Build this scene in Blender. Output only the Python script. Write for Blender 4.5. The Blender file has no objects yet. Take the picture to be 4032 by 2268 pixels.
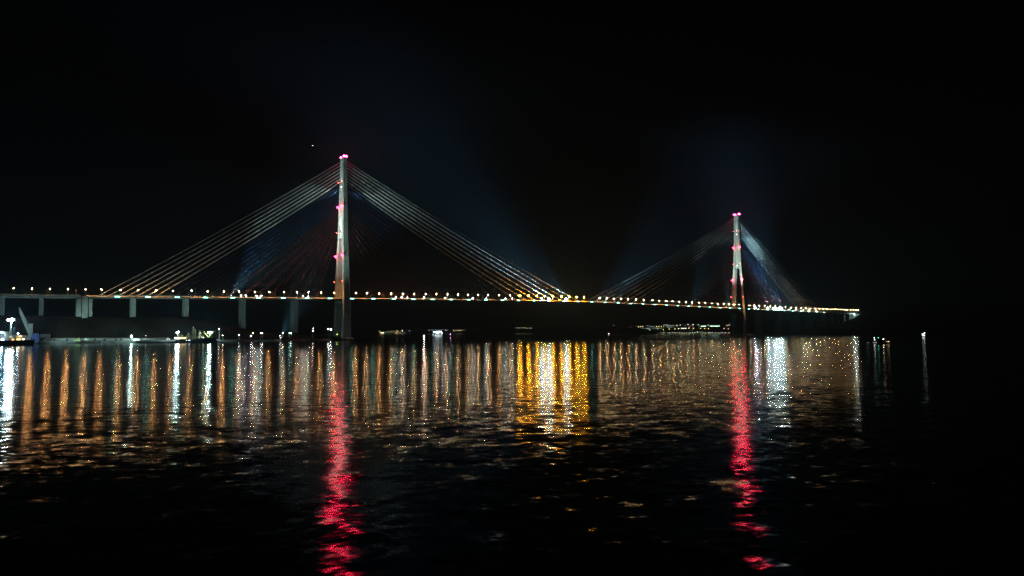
import bpy, math, random
from mathutils import Vector, Matrix
random.seed(7)
S = bpy.context.scene
COL = S.collection

# ------------------------------------------------------------------ camera solved from the photograph (x along the bridge, y across it, z up)
FPX, CX, CY, CH, YAW, PIT, ROL = 2752.7458, -463.1969, -1168.6821, 14.6367, 0.6159, 0.0612, 0.0047
fw = Vector((math.sin(YAW), math.cos(YAW), 0)); rt = Vector((math.cos(YAW), -math.sin(YAW), 0)); up = Vector((0, 0, 1))
F2 = fw * math.cos(PIT) + up * math.sin(PIT); U2 = up * math.cos(PIT) - fw * math.sin(PIT)
cr, sr = math.cos(ROL), math.sin(ROL)
CR = rt * cr - U2 * sr; CU = rt * sr + U2 * cr
EYE = Vector((CX, CY, CH))
cd = bpy.data.cameras.new('camera'); cam = bpy.data.objects.new('camera', cd); COL.objects.link(cam)
cd.sensor_width = 36; cd.lens = 36 * FPX / 4032; cd.clip_start = 1; cd.clip_end = 60000
cam.matrix_world = Matrix(((CR.x, CU.x, -F2.x, EYE.x), (CR.y, CU.y, -F2.y, EYE.y), (CR.z, CU.z, -F2.z, EYE.z), (0, 0, 0, 1)))
S.camera = cam

def ray(x, y): return F2 * FPX + CR * (x - 2016) + CU * (1134 - y)
def at(x, y, dep):                       # photo pixel -> point standing dep metres from the camera along the ground
    d = ray(x, y); return EYE + d * (dep / d.dot(fw))
def ground(x, dep, z=0.0):               # the spot at that distance below a photo column
    p = at(x, 1300, dep); return Vector((p.x, p.y, z))
def lerp(a, b, t): return a + (b - a) * t
def interp(x, xs, ys):
    if x <= xs[0]: return ys[0]
    for i in range(1, len(xs)):
        if x <= xs[i]: return lerp(ys[i-1], ys[i], (x - xs[i-1]) / (xs[i] - xs[i-1]))
    return ys[-1]
def smooth(t):
    t = min(1, max(0, t)); return t * t * (3 - 2 * t)

# ------------------------------------------------------------------ words
ONES = ['', 'first', 'second', 'third', 'fourth', 'fifth', 'sixth', 'seventh', 'eighth', 'ninth', 'tenth', 'eleventh', 'twelfth', 'thirteenth',
        'fourteenth', 'fifteenth', 'sixteenth', 'seventeenth', 'eighteenth', 'nineteenth']
TENS = {20: ('twentieth', 'twenty'), 30: ('thirtieth', 'thirty'), 40: ('fortieth', 'forty'), 50: ('fiftieth', 'fifty'), 60: ('sixtieth', 'sixty')}
def nth(n):
    if n < 20: return ONES[n]
    t = n // 10 * 10
    return TENS[t][0] if n == t else TENS[t][1] + '-' + ONES[n - t]

# ------------------------------------------------------------------ materials
def mat(name, color, rough=0.7, noise=0.0, nscale=0.3, metal=0.0):
    m = bpy.data.materials.new(name); m.use_nodes = True
    nt = m.node_tree; b = nt.nodes['Principled BSDF']
    b.inputs['Roughness'].default_value = rough; b.inputs['Metallic'].default_value = metal
    b.inputs['Base Color'].default_value = (*color, 1)
    if rough >= .95: b.inputs['Specular IOR Level'].default_value = 0
    if noise:
        tc = nt.nodes.new('ShaderNodeTexCoord'); n = nt.nodes.new('ShaderNodeTexNoise'); n.inputs['Scale'].default_value = nscale; n.inputs['Detail'].default_value = 5
        r = nt.nodes.new('ShaderNodeMapRange'); r.inputs[1].default_value = .3; r.inputs[2].default_value = .7
        r.inputs[3].default_value = 1 - noise; r.inputs[4].default_value = 1 + noise
        mx = nt.nodes.new('ShaderNodeMix'); mx.data_type = 'RGBA'; mx.blend_type = 'MULTIPLY'; mx.inputs[0].default_value = 1
        mx.inputs[6].default_value = (*color, 1)
        nt.links.new(tc.outputs['Object'], n.inputs['Vector']); nt.links.new(n.outputs['Fac'], r.inputs[0])
        nt.links.new(r.outputs[0], mx.inputs[7]); nt.links.new(mx.outputs[2], b.inputs['Base Color'])
    return m
def glow(name, color, strength, sample=True):
    m = bpy.data.materials.new(name); m.use_nodes = True
    nt = m.node_tree; nt.nodes.clear()
    e = nt.nodes.new('ShaderNodeEmission'); o = nt.nodes.new('ShaderNodeOutputMaterial')
    e.inputs[0].default_value = (*color, 1); e.inputs[1].default_value = strength
    nt.links.new(e.outputs[0], o.inputs[0])
    try: m.cycles.emission_sampling = 'FRONT' if sample else 'NONE'
    except Exception: pass
    return m

M = {}
M['concrete'] = mat('pale_concrete', (.36, .37, .35), .8, .24, .1)
M['pier_concrete'] = mat('grey_concrete', (.26, .27, .25), .85, .2, .15)
M['deck_steel'] = mat('deck_steel', (.30, .28, .25), .6, .12, .2)
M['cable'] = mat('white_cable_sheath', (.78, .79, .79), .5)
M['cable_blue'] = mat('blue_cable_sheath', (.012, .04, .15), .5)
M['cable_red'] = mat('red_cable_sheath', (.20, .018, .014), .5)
M['rail'] = mat('galvanised_rail', (.5, .5, .48), .5)
M['lamp_metal'] = mat('lamp_metal', (.45, .44, .42), .5)
M['asphalt'] = mat('asphalt', (.05, .05, .05), .9, .2, .5)
M['soil'] = mat('dry_grass_soil', (.014, .0115, .008), .95, .7, .06)
M['far_soil'] = mat('far_wooded_land', (.014, .015, .011), .95, .4, .01)
M['wood'] = mat('dark_woodland', (.006, .007, .005), .95, .5, .02)
M['rock'] = mat('shore_rock', (.10, .09, .08), .9, .4, .1)
M['quay'] = mat('quay_concrete', (.10, .105, .10), .85, .35, .15)
M['shed'] = mat('shed_cladding', (.17, .18, .18), .6, .15, .3)
M['roof'] = mat('roof_sheet', (.12, .12, .12), .7, .2, .3)
M['hull'] = mat('navy_hull_paint', (.02, .025, .045), .45, .3, .3)
M['ship_white'] = mat('ship_white_paint', (.6, .62, .6), .5, .1, .4)
M['ship_buff'] = mat('buff_paint', (.55, .5, .3), .5, .15, .4)
M['boom_yellow'] = mat('yellow_boom_paint', (.6, .52, .12), .5)
M['crane_paint'] = mat('pale_crane_paint', (.55, .62, .6), .5, .1, .5)
M['blue_paint'] = mat('blue_steel_paint', (.16, .22, .62), .5, .15, .4)
M['black'] = mat('sooty_black', (.015, .015, .016), .7)
M['green_cover'] = mat('pale_green_cover', (.34, .40, .16), .8, .2, .5)
M['kiosk'] = mat('kiosk_white', (.7, .72, .68), .6)
M['campus'] = mat('campus_wall', (.16, .17, .16), .8, .2, .05)
M['tug_red'] = mat('tug_hull_paint', (.03, .025, .025), .5)
M['glass'] = mat('dark_glass', (.02, .025, .03), .1)

WARM = (1, .47, .14); AMBER = (1, .33, .010); WHITE = (.92, 1, .98); TEAL = (.18, .95, .78); RED = (1, .007, .055)
def lens_mat(name, color, intensity, radius, sample=True):
    return glow(name, color, intensity / (math.pi * radius * radius), sample)
LI = 980
M['lamp'] = lens_mat('warm_lamp_lens', WARM, LI, .42)
M['lamp_pale'] = lens_mat('pale_lamp_lens', (1, .60, .26), LI, .42)
M['lamp_amber'] = lens_mat('amber_lamp_lens', AMBER, LI * 5, 1.4)
M['lamp_far'] = lens_mat('approach_lamp_lens', WARM, LI * .4, .42)
M['lamp_dim'] = lens_mat('yellow_lamp_lens', (1, .55, .12), LI * .5, .42)
M['unlit'] = mat('unlit_lens', (.3, .3, .28), .3)
M['edge'] = glow('teal_edge_lamp_wash', TEAL, 21)
M['beacon'] = lens_mat('red_beacon_lens', RED, 4000, 1.8)
M['beacon_mid'] = lens_mat('red_leg_beacon_lens', (1, .006, .035), 1500, 1.8)
M['beacon_small'] = lens_mat('small_red_lens', (1, .05, .035), 50, .4)
M['flood_white'] = lens_mat('white_flood_lens', (.66, 1, .90), 4200, 1.7)
M['flood_violet'] = lens_mat('violet_flood_lens', (.72, .70, 1), 4500, 1.7)
M['flood_small'] = lens_mat('small_flood_lens', (1, .93, .85), 500, .45)
M['flood_dim'] = glow('dim_flood_lens', WHITE, 8, False)

# ------------------------------------------------------------------ mesh builder
class MB:
    def __init__(s): s.v = []; s.f = []
    def add(s, vs, fs):
        b = len(s.v); s.v += [tuple(x) for x in vs]; s.f += [tuple(b + i for i in q) for q in fs]; return s
    def hexa(s, p):
        return s.add(p, [(0, 3, 2, 1), (4, 5, 6, 7), (0, 1, 5, 4), (1, 2, 6, 5), (2, 3, 7, 6), (3, 0, 4, 7)])
    def box(s, x0, x1, y0, y1, z0, z1):
        return s.hexa([(x0, y0, z0), (x1, y0, z0), (x1, y1, z0), (x0, y1, z0), (x0, y0, z1), (x1, y0, z1), (x1, y1, z1), (x0, y1, z1)])
    def tube(s, a, b, r0, r1=None, n=6):
        a = Vector(a); b = Vector(b); r1 = r0 if r1 is None else r1
        d = (b - a).normalized(); h = Vector((0, 0, 1)) if abs(d.z) < .95 else Vector((1, 0, 0))
        e = d.cross(h).normalized(); g = d.cross(e)
        vs = [c + (e * math.cos(2 * math.pi * i / n) + g * math.sin(2 * math.pi * i / n)) * r for c, r in ((a, r0), (b, r1)) for i in range(n)]
        return s.add(vs, [(i, (i + 1) % n, n + (i + 1) % n, n + i) for i in range(n)] + [tuple(range(n - 1, -1, -1)), tuple(range(n, 2 * n))])
    def beam(s, a, b, w, h=None):
        a = Vector(a); b = Vector(b); h = w if h is None else h
        d = (b - a).normalized(); k = Vector((0, 0, 1)) if abs(d.z) < .95 else Vector((1, 0, 0))
        e = d.cross(k).normalized() * w / 2; g = e.cross(d).normalized() * h / 2
        return s.hexa([a - e - g, a + e - g, a + e + g, a - e + g, b - e - g, b + e - g, b + e + g, b - e + g])
    def ball(s, c, r, sx=1, sy=1, sz=1):
        t = (1 + 5 ** .5) / 2
        vs = [(-1, t, 0), (1, t, 0), (-1, -t, 0), (1, -t, 0), (0, -1, t), (0, 1, t), (0, -1, -t), (0, 1, -t), (t, 0, -1), (t, 0, 1), (-t, 0, -1), (-t, 0, 1)]
        k = r / (1 + t * t) ** .5
        return s.add([(c[0] + x * k * sx, c[1] + y * k * sy, c[2] + z * k * sz) for x, y, z in vs],
                     [(0, 11, 5), (0, 5, 1), (0, 1, 7), (0, 7, 10), (0, 10, 11), (1, 5, 9), (5, 11, 4), (11, 10, 2), (10, 7, 6), (7, 1, 8),
                      (3, 9, 4), (3, 4, 2), (3, 2, 6), (3, 6, 8), (3, 8, 9), (4, 9, 5), (2, 4, 11), (6, 2, 10), (8, 6, 7), (9, 8, 1)])
    def loft(s, rings, cap=True):
        n = len(rings[0]); b = len(s.v)
        for r in rings: s.v += [tuple(p) for p in r]
        for k in range(len(rings) - 1):
            for i in range(n):
                j = (i + 1) % n
                s.f.append((b + k * n + i, b + k * n + j, b + (k + 1) * n + j, b + (k + 1) * n + i))
        if cap:
            s.f.append(tuple(b + i for i in range(n - 1, -1, -1))); s.f.append(tuple(b + (len(rings) - 1) * n + i for i in range(n)))
        return s
    def mesh(s, name, m):
        me = bpy.data.meshes.new(name); me.from_pydata(s.v, [], s.f); me.materials.append(m); me.update(); return me

def tag(o, label=None, cat=None, group=None, kind=None):
    if label: o['label'] = label
    if cat: o['category'] = cat
    if group: o['group'] = group
    if kind: o['kind'] = kind
    return o
def part(name, mb, m, parent=None, loc=(0, 0, 0), smooth_faces=False):
    o = bpy.data.objects.new(name, mb.mesh(name, m)); COL.objects.link(o); o.location = loc
    if parent: o.parent = parent
    if smooth_faces:
        for p in o.data.polygons: p.use_smooth = True
    return o
def thing(name, label, cat, loc=(0, 0, 0), rz=0.0, group=None):
    o = bpy.data.objects.new(name, None); COL.objects.link(o); o.location = loc; o.rotation_euler = (0, 0, rz); o.empty_display_size = .5
    return tag(o, label, cat, group)
KIDS = {}
def copy_tree(o, parent=None):
    c = o.copy(); COL.objects.link(c)
    if parent: c.parent = parent
    for ch in o.children:
        if ch.type != 'LIGHT': copy_tree(ch, c)
    return c
def again(proto, loc, label, used=set()):
    o = proto if proto.name not in used else copy_tree(proto)
    used.add(proto.name); o.location = loc; o['label'] = label; return o
def spot(parent, loc, target, power, size, color, blend=.6, radius=.6):
    l = bpy.data.lights.new('flood_beam', 'SPOT'); l.energy = power; l.spot_size = math.radians(size); l.spot_blend = blend; l.color = color; l.shadow_soft_size = radius
    o = bpy.data.objects.new('flood_beam', l); COL.objects.link(o)
    d = Vector(target) - Vector(loc); o.rotation_euler = d.to_track_quat('-Z', 'Y').to_euler()
    o.location = Vector(loc) - (Vector(parent.location) if parent else Vector())
    o.light_linking.receiver_collection = no_sea
    if parent: o.parent = parent
    return o

# ------------------------------------------------------------------ world: night sky
w = bpy.data.worlds.new('World'); S.world = w; w.use_nodes = True
nt = w.node_tree; bg = nt.nodes['Background']
sk = nt.nodes.new('ShaderNodeTexSky'); sk.sky_type = 'NISHITA'; sk.sun_disc = False
sk.sun_elevation = math.radians(-9); sk.sun_rotation = math.radians(200); sk.altitude = 10
nt.links.new(sk.outputs[0], bg.inputs[0]); bg.inputs[1].default_value = .05

# ------------------------------------------------------------------ water
def water_material():
    m = bpy.data.materials.new('night_sea'); m.use_nodes = True; nt = m.node_tree; nt.nodes.clear(); N = nt.nodes.new; Lk = nt.links.new
    geo = N('ShaderNodeNewGeometry')
    def vm(op, a, b=None, sc=None):
        n = N('ShaderNodeVectorMath'); n.operation = op
        if isinstance(a, tuple): n.inputs[0].default_value = a
        else: Lk(a, n.inputs[0])
        if b is not None:
            if isinstance(b, tuple): n.inputs[1].default_value = b
            else: Lk(b, n.inputs[1])
        if sc is not None:
            if isinstance(sc, float): n.inputs['Scale'].default_value = sc
            else: Lk(sc, n.inputs['Scale'])
        return n.outputs[0]
    rot = N('ShaderNodeVectorRotate'); rot.rotation_type = 'Z_AXIS'; rot.inputs['Angle'].default_value = .45
    Lk(geo.outputs['Position'], rot.inputs['Vector']); P = rot.outputs[0]
    total = None
    # wavelength along the wind, stretch along the crests, slope amplitude
    for wl, st, amp, det in WAVES:
        n = N('ShaderNodeTexNoise'); n.noise_dimensions = '3D'; n.inputs['Scale'].default_value = 1; n.inputs['Detail'].default_value = det; n.inputs['Roughness'].default_value = .55
        q = vm('MULTIPLY', P, (1 / (wl * st), 1 / wl, 0)); q = vm('ADD', q, (wl * 13.7, wl * 5.1, wl * 3.3))
        Lk(q, n.inputs['Vector'])
        c = vm('SUBTRACT', n.outputs['Color'], (.5, .5, .5)); c = vm('MULTIPLY', c, (amp * .62 / st ** .5, amp * .75, 0))
        total = c if total is None else vm('ADD', total, c)
    # calm and ruffled patches
    pn = N('ShaderNodeTexNoise'); pn.inputs['Scale'].default_value = 1; pn.inputs['Detail'].default_value = 2
    Lk(vm('MULTIPLY', P, (1 / 160, 1 / 38, 0)), pn.inputs['Vector'])
    mr = N('ShaderNodeMapRange'); mr.inputs[1].default_value = .3; mr.inputs[2].default_value = .7; mr.inputs[3].default_value = .5; mr.inputs[4].default_value = 1.35
    Lk(pn.outputs['Fac'], mr.inputs[0])
    total = vm('SCALE', total, sc=mr.outputs[0])
    # cat's-paws: short gusty patches
    gn = N('ShaderNodeTexNoise'); gn.inputs['Scale'].default_value = 1; gn.inputs['Detail'].default_value = 1
    Lk(vm('MULTIPLY', P, (1 / 3.6, 1 / 5.5, 0)), gn.inputs['Vector'])
    gr = N('ShaderNodeMapRange'); gr.inputs[1].default_value = .32; gr.inputs[2].default_value = .68; gr.inputs[3].default_value = .38; gr.inputs[4].default_value = 1.45
    Lk(gn.outputs['Fac'], gr.inputs[0])
    total = vm('SCALE', total, sc=gr.outputs[0])
    back = N('ShaderNodeVectorRotate'); back.rotation_type = 'Z_AXIS'; back.inputs['Angle'].default_value = -.45; Lk(total, back.inputs['Vector'])
    nrm = vm('NORMALIZE', vm('ADD', back.outputs[0], (0, 0, 1)))
    fr = N('ShaderNodeFresnel'); fr.inputs['IOR'].default_value = 1.34; Lk(nrm, fr.inputs['Normal'])
    gl = N('ShaderNodeBsdfGlossy'); gl.distribution = 'BECKMANN'; gl.inputs['Roughness'].default_value = WROUGH; gl.inputs['Color'].default_value = (1, 1, 1, 1); Lk(nrm, gl.inputs['Normal'])
    df = N('ShaderNodeBsdfDiffuse'); df.inputs['Color'].default_value = (.0015, .003, .004, 1)
    mx = N('ShaderNodeMixShader'); Lk(fr.outputs[0], mx.inputs[0]); Lk(df.outputs[0], mx.inputs[1]); Lk(gl.outputs[0], mx.inputs[2])
    o = N('ShaderNodeOutputMaterial'); Lk(mx.outputs[0], o.inputs[0])
    return m
WAVES = [(.42, 1.4, .10, 0), (1.0, 1.4, .155, 0), (2.6, 1.5, .15, 0), (6.5, 1.5, .075, 0), (20, 2.2, .035, 0)]
WROUGH = .14
wb = MB(); wb.add([(-5200, -5200, 0), (6800, -5200, 0), (6800, 6800, 0), (-5200, 6800, 0)], [(0, 1, 2, 3)])
water = tag(part('water', wb, water_material()), kind='structure')
# the upward beams never reach the water; leaving it out of their receivers only spends fewer samples on them
no_sea = bpy.data.collections.new('beam_receivers'); no_sea.objects.link(water)
no_sea.collection_objects[0].light_linking.link_state = 'EXCLUDE'

# ------------------------------------------------------------------ haze (floodlight beams show in it)
HZ = (-5600, 7200, -5600, 7200, -2.0, 560)
hb = MB().box(*HZ)
hm = bpy.data.materials.new('haze'); hm.use_nodes = True; hn = hm.node_tree; hn.nodes.clear()
pv = hn.nodes.new('ShaderNodeVolumePrincipled'); pv.inputs['Color'].default_value = (.38, .68, 1, 1); pv.inputs['Density'].default_value = 9.0e-5; pv.inputs['Anisotropy'].default_value = .2
ho = hn.nodes.new('ShaderNodeOutputMaterial'); hn.links.new(pv.outputs[0], ho.inputs['Volume'])
tag(part('haze', hb, hm), kind='stuff')

# ================================================================== THE BRIDGE
DU = [-900, -477, -385, -306, -187, -108, -26, 66, 171, 289, 407, 525, 552, 645, 765, 886, 1007, 1131, 1292, 1418, 1498, 1658, 1800]
DZ = [62, 66.3, 67.5, 68.4, 70.2, 71.5, 72.8, 74.0, 75.5, 77, 78.2, 78.8, 78.8, 78.0, 76.3, 74.4, 72.9, 71.2, 68.8, 66.9, 65.8, 65.6, 66]
def dz(u):                                # smoothed road level
    return sum(interp(u + k * 12, DU, DZ) for k in (-3, -2, -1, 0, 1, 2, 3)) / 7
bridge = thing('cable_stayed_bridge', 'long cable-stayed bridge with two tall pale pylons and fanned white stays over dark water', 'bridge')

def sweep(sec, u0, u1, step=12):
    n = max(1, round((u1 - u0) / step)); mb = MB()
    mb.loft([[(lerp(u0, u1, i / n), y, dz(lerp(u0, u1, i / n)) + z) for y, z in sec] for i in range(n + 1)]); return mb
DECK = [(-13.2, 0), (-15.4, -1.5), (-9.5, -3.4), (9.5, -3.4), (15.4, -1.5), (13.2, 0)]
deck = part('deck', sweep(DECK, -384, 1488), M['deck_steel'], bridge)
road = part('roadway', sweep([(-11, .004), (11, .004), (11, .06), (-11, .06)], -384, 1488), M['asphalt'], deck)
def railing(u0, u1, y):
    mb = MB(); n = round((u1 - u0) / 6)
    for i in range(n):
        a = lerp(u0, u1, i / n); b = lerp(u0, u1, (i + 1) / n)
        mb.box(a - .08, a + .08, y - .08, y + .08, dz(a) - .02, dz(a) + 1.3)
        for h in (.45, .85, 1.25): mb.beam((a, y, dz(a) + h), (b, y, dz(b) + h), .12, .14)
    return mb
for y in (-12.9, 12.9): part('guard_rail', railing(-384, 1488, y), M['rail'], deck)
eb = MB()                                  # teal edge lamps, their light wash on the fascia built in as glowing strips
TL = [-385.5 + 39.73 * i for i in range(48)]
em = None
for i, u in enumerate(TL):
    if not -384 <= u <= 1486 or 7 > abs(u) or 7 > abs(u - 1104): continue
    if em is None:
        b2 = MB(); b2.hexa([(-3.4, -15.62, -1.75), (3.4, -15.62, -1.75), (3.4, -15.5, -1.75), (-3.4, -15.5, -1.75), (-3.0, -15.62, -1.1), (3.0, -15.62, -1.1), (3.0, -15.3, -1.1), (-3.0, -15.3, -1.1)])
        em = b2.mesh('edge_light_wash', M['edge'])
    o = bpy.data.objects.new('edge_light_wash', em); COL.objects.link(o); o.parent = deck; o.location = (u, 0, dz(u))

PZ = [-2, 20, 75, 182, 235, 320]
PW = [50.5, 49, 44, 26, 21, 16]; PU = [14.5, 14, 11.4, 9.6, 8.4, 6.4]; PV = [10, 9.5, 7.4, 7.0, 6.8, 6.2]
def pw(z): return interp(z, PZ, PW)
def pu(z): return interp(z, PZ, PU)
def pvw(z): return interp(z, PZ, PV)
def leg_mesh(s):
    rings = []
    for z in (-.5, 20, 45, 75, 110, 150, 182, 210, 235, 280, 320):
        a = pu(z) / 2; o = pw(z) / 2; i = o - pvw(z); c = .7
        ring = [(-a + c, i), (-a, i + c), (-a, o - c), (-a + c, o), (a - c, o), (a, o - c), (a, i + c), (a - c, i)]
        if s < 0: ring = [(x, -y) for x, y in ring][::-1]
        rings.append([(x, y, z) for x, y in ring])
    return MB().loft(rings)
def cross_mesh(z0, z1, inset):
    vs = []
    for z in (z0, z1):
        a = pu(z) / 2 - inset; y = pw(z) / 2 - pvw(z) + .3
        vs += [(-a, -y, z), (a, -y, z), (a, y, z), (-a, y, z)]
    return MB().hexa(vs)
def web_mesh():
    rings = []
    for z in (186.2, 235, 280, 322):
        a = pu(min(z, 320)) / 2 - 2.0; y = pw(min(z, 320)) / 2 - pvw(min(z, 320)) + .3
        rings.append([(-a, -y, z), (-a, y, z), (a, y, z), (a, -y, z)])
    return MB().loft(rings)
bm_big = MB().ball((0, 0, 0), 1.8).mesh('warning_light', M['beacon'])
bm_mid = MB().ball((0, 0, 0), 1.8).mesh('warning_light', M['beacon_mid'])
bm_small = MB().ball((0, 0, 0), .4).mesh('warning_light', M['beacon_small'])
shield_big = MB().box(1.85, 1.95, -2.8, 2.8, -3.2, 3.2).box(1.9, 2.6, -.15, .15, -.15, .15).mesh('beacon_shield', M['lamp_metal'])  # shield plates added behind the beacons to keep red spill off the legs
shield_small = MB().box(.5, .6, -.8, .8, -.8, .8).box(.6, 2.6, -.1, .1, -.1, .1).mesh('beacon_shield', M['lamp_metal'])
def pylon(u0):
    p = part('pylon', web_mesh(), M['concrete'], bridge, (u0, 0, 0))
    for s in (-1, 1): part('leg', leg_mesh(s), M['concrete'], p)
    part('crossbeam', cross_mesh(62, 68, .6), M['concrete'], p)
    part('crossbeam', cross_mesh(179, 186, .5), M['concrete'], p)
    part('crossbeam', cross_mesh(263, 269, .8), M['concrete'], p)
    part('pylon_cap', MB().box(-3.6, 3.6, -8.4, 8.4, 320.01, 321.6), M['concrete'], p)
    fb = MB(); fb.loft([[(a * cx_, b * cy_, z) for cx_, cy_ in [(math.cos(t * math.pi / 8), math.sin(t * math.pi / 8)) for t in range(16)]] for a, b, z in ((16, 38, -.6), (16, 38, 3), (14, 36, 4.2))])
    part('footing', fb, M['pier_concrete'], p)
    pts = [(sx * 2.3, sy * 7.0, 323.5, 1) for sx in (-1, 1) for sy in (-1, 1)]
    for z, big in ((278, 0), (234, 1), (189, 0), (147, 1), (102, 0)):
        for sy in (-1, 1): pts.append((-pu(z) / 2 - 2.3, sy * (pw(z) / 2 - .6), z, big))
    for x, y, z, big in pts:
        o = bpy.data.objects.new('warning_light', (bm_big if z > 320 else bm_mid) if big else bm_small); COL.objects.link(o); o.parent = p; o.location = (x, y, z)
        if z < 320:
            k = bpy.data.objects.new('beacon_shield', shield_big if big else shield_small); COL.objects.link(k); k.parent = p; k.location = (x, y, z)
    return p
near_pylon = pylon(0); far_pylon = pylon(1104)

# stays: twenty-one per fan, per plane
SIDE = [52 + 24 * i for i in range(7)] + [196 + 12.35 * (i + 1) for i in range(14)]
MAIN = [52 + 24 * i for i in range(21)]
rests = [MB(), MB(), MB()]; made = 0
for u0, sgn, offs in ((0, -1, SIDE), (0, 1, MAIN), (1104, -1, MAIN), (1104, 1, SIDE)):
    for i, off in enumerate(offs):
        zt = 196 + 5.95 * i
        for y in (-1, 1):
            ud = u0 + sgn * off; ut = u0 + sgn * (pu(zt) / 2 - .2)
            a = Vector((ut, y * (pw(zt) / 2 - 3.2), zt)); b = Vector((ud, y * 12.4, dz(ud) - .1))
            own = y < 0 or (i >= 17 and made < 100)
            c = MB(); pts = []
            for k in range(9):
                t = k / 8; q = a.lerp(b, t); q.z -= 4 * t * (1 - t) * off * .012; pts.append(q)
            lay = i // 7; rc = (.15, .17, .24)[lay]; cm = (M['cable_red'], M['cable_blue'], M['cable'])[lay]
            tgt = c if own else rests[lay]
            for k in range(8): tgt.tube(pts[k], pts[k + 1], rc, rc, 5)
            d = (pts[-2] - b).normalized()
            tgt.tube(b, b + d * 9, rc + .14, rc + .1, 6)                 # anchor sleeve
            if own:
                made += 1
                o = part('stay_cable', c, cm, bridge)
                q = b + d * (9 if off > 150 else 6)
                part('damper_strut', MB().tube((q.x, q.y, dz(q.x)), q, .16, .16, 5), M['rail'], o)
for rest, cm in zip(rests, (M['cable_red'], M['cable_blue'], M['cable'])):
    o = part('stay_cable', rest, cm, bridge); o['kind'] = 'stuff'

# land height under the left half of the bridge (also used to stand lamps on)
QF = [(-900, -90), (-480, -75), (-440, -47), (-367, -48), (-278, -92), (-233, -112), (-172, -88), (-90, -73), (-40, -50), (10, -44), (48, -8)]
def front(u): return interp(u, [q[0] for q in QF], [q[1] for q in QF])
def land(u, v):
    top = interp(u, [-1400, -600, -260, -235, -205, -166, -120, -81, -30, 46, 60], [46, 39, 37.5, 35, 28, 20, 16, 12.5, 6.5, 2.2, -1])
    f = front(u) + 6
    base = interp(u, [-1400, -60, 40, 60], [3.6, 3.4, 1.8, -1])
    t = smooth((v - f - 16) / (max(10, -14 - (f + 16)) if f + 16 < -24 else 20))
    z = lerp(base, top, t)
    z += 7 * smooth((v - 30) / 130) * smooth((-160 - u) / 120)
    z = lerp(z, -1.5, smooth((v - interp(u, [-1400, -200, 60], [600, 260, 60])) / 160))
    n = math.sin(u * .051 + v * .023) * math.sin(v * .047 - u * .019) + .5 * math.sin(u * .13 + 1.3) * math.sin(v * .17)
    return z + n * 1.1 * smooth(t * 2) if z > 1.5 else z
def pier(u, w_u, w_v, z0, z1, name='pier'):
    mb = MB(); a = w_u / 2; b = w_v / 2
    for s in (-1, 1):
        y0, y1 = (s * b * .28, s * b) if s > 0 else (s * b, s * b * .28)
        mb.box(-a, a, y0, y1, z0, z1)
    mb.box(-a + .3, a - .3, -b * .3, b * .3, z0, z1 - .02)
    mb.box(-a - .8, a + .8, -b - .8, b + .8, z0 - 1, z0 + 2.2)
    return part(name, mb, M['pier_concrete'], bridge, (u, 0, 0))
for u, wu, wv in ((-84, 7, 20), (-168, 6.5, 19), (-252, 6, 18), (-324, 6, 18)):
    pier(u, wu, wv, land(u, -8) - 1, dz(u) - 3.45)
for u, wu, wv in ((1188, 7, 20), (1272, 7, 20), (1356, 7.5, 22), (1428, 7.5, 22)):
    pier(u, wu, wv, -.4 if u < 1270 else 2, dz(u) - 3.45)
mb = MB()
for a, b, y in ((-9.6, -3.6, 12), (-3.0, 4.2, 14.2), (5.0, 9.8, 12)): mb.box(a, b, -y, y, land(-385, -8) - 1.5, dz(-385) - 4.6)
mb.box(-2.6, 3.8, -15.4, 15.4, dz(-385) - 5.2, dz(-385) - 1.1)
part('anchor_pier', mb, M['pier_concrete'], bridge, (-386, 0, 0))
mb = MB().box(-7, 7, -15, 15, 20, dz(1494) - 4.4); part('anchor_pier', mb, M['pier_concrete'], bridge, (1496, 0, 0))

# approach viaducts
vl = thing('approach_viaduct', 'grey concrete approach viaduct at the left end of the bridge, above the quay', 'viaduct')
GIRD = [(-13.4, 0), (-13.4, -1.0), (-9.5, -1.6), (-9.0, -4.2), (9.0, -4.2), (9.5, -1.6), (13.4, -1.0), (13.4, 0)]
g = part('girder', sweep(GIRD, -900, -390.2), M['pier_concrete'], vl)
part('guard_rail', railing(-900, -390, -12.9), M['rail'], vl); part('guard_rail', railing(-900, -390, 12.9), M['rail'], vl)
for u in (-436.5, -480, -533, -586, -640):
    part('pier', MB().box(-2.6, 2.6, -9, -3.5, land(u, -8) - 1, dz(u) - 4.25).box(-2.6, 2.6, 3.5, 9, land(u, -8) - 1, dz(u) - 4.25).box(-2.4, 2.4, -10, 10, land(u, -8) - 1.5, land(u, -8) + 1.2), M['pier_concrete'], vl, (u, 0, 0))
vr = thing('approach_viaduct', 'short approach viaduct at the right end of the bridge, running into the black hill', 'viaduct')
part('girder', sweep(GIRD, 1503.2, 1712), M['deck_steel'], vr)
part('guard_rail', railing(1503.2, 1712, -12.9), M['rail'], vr)
for u, zb in ((1535, 24), (1566, 28), (1597, 33), (1630, 39)):
    part('pier', MB().box(-2, 2, -11, -5, zb, dz(u) - 4.25).box(-2, 2, 5, 11, zb, dz(u) - 4.25).box(-2.3, 2.3, -12.5, 12.5, dz(u) - 6.4, dz(u) - 4.22), M['concrete'], vr, (u, 0, 0))
part('abutment', MB().box(1676, 1712, -14, 14, 30, dz(1690) - 4.22), M['concrete'], vr)

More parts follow.
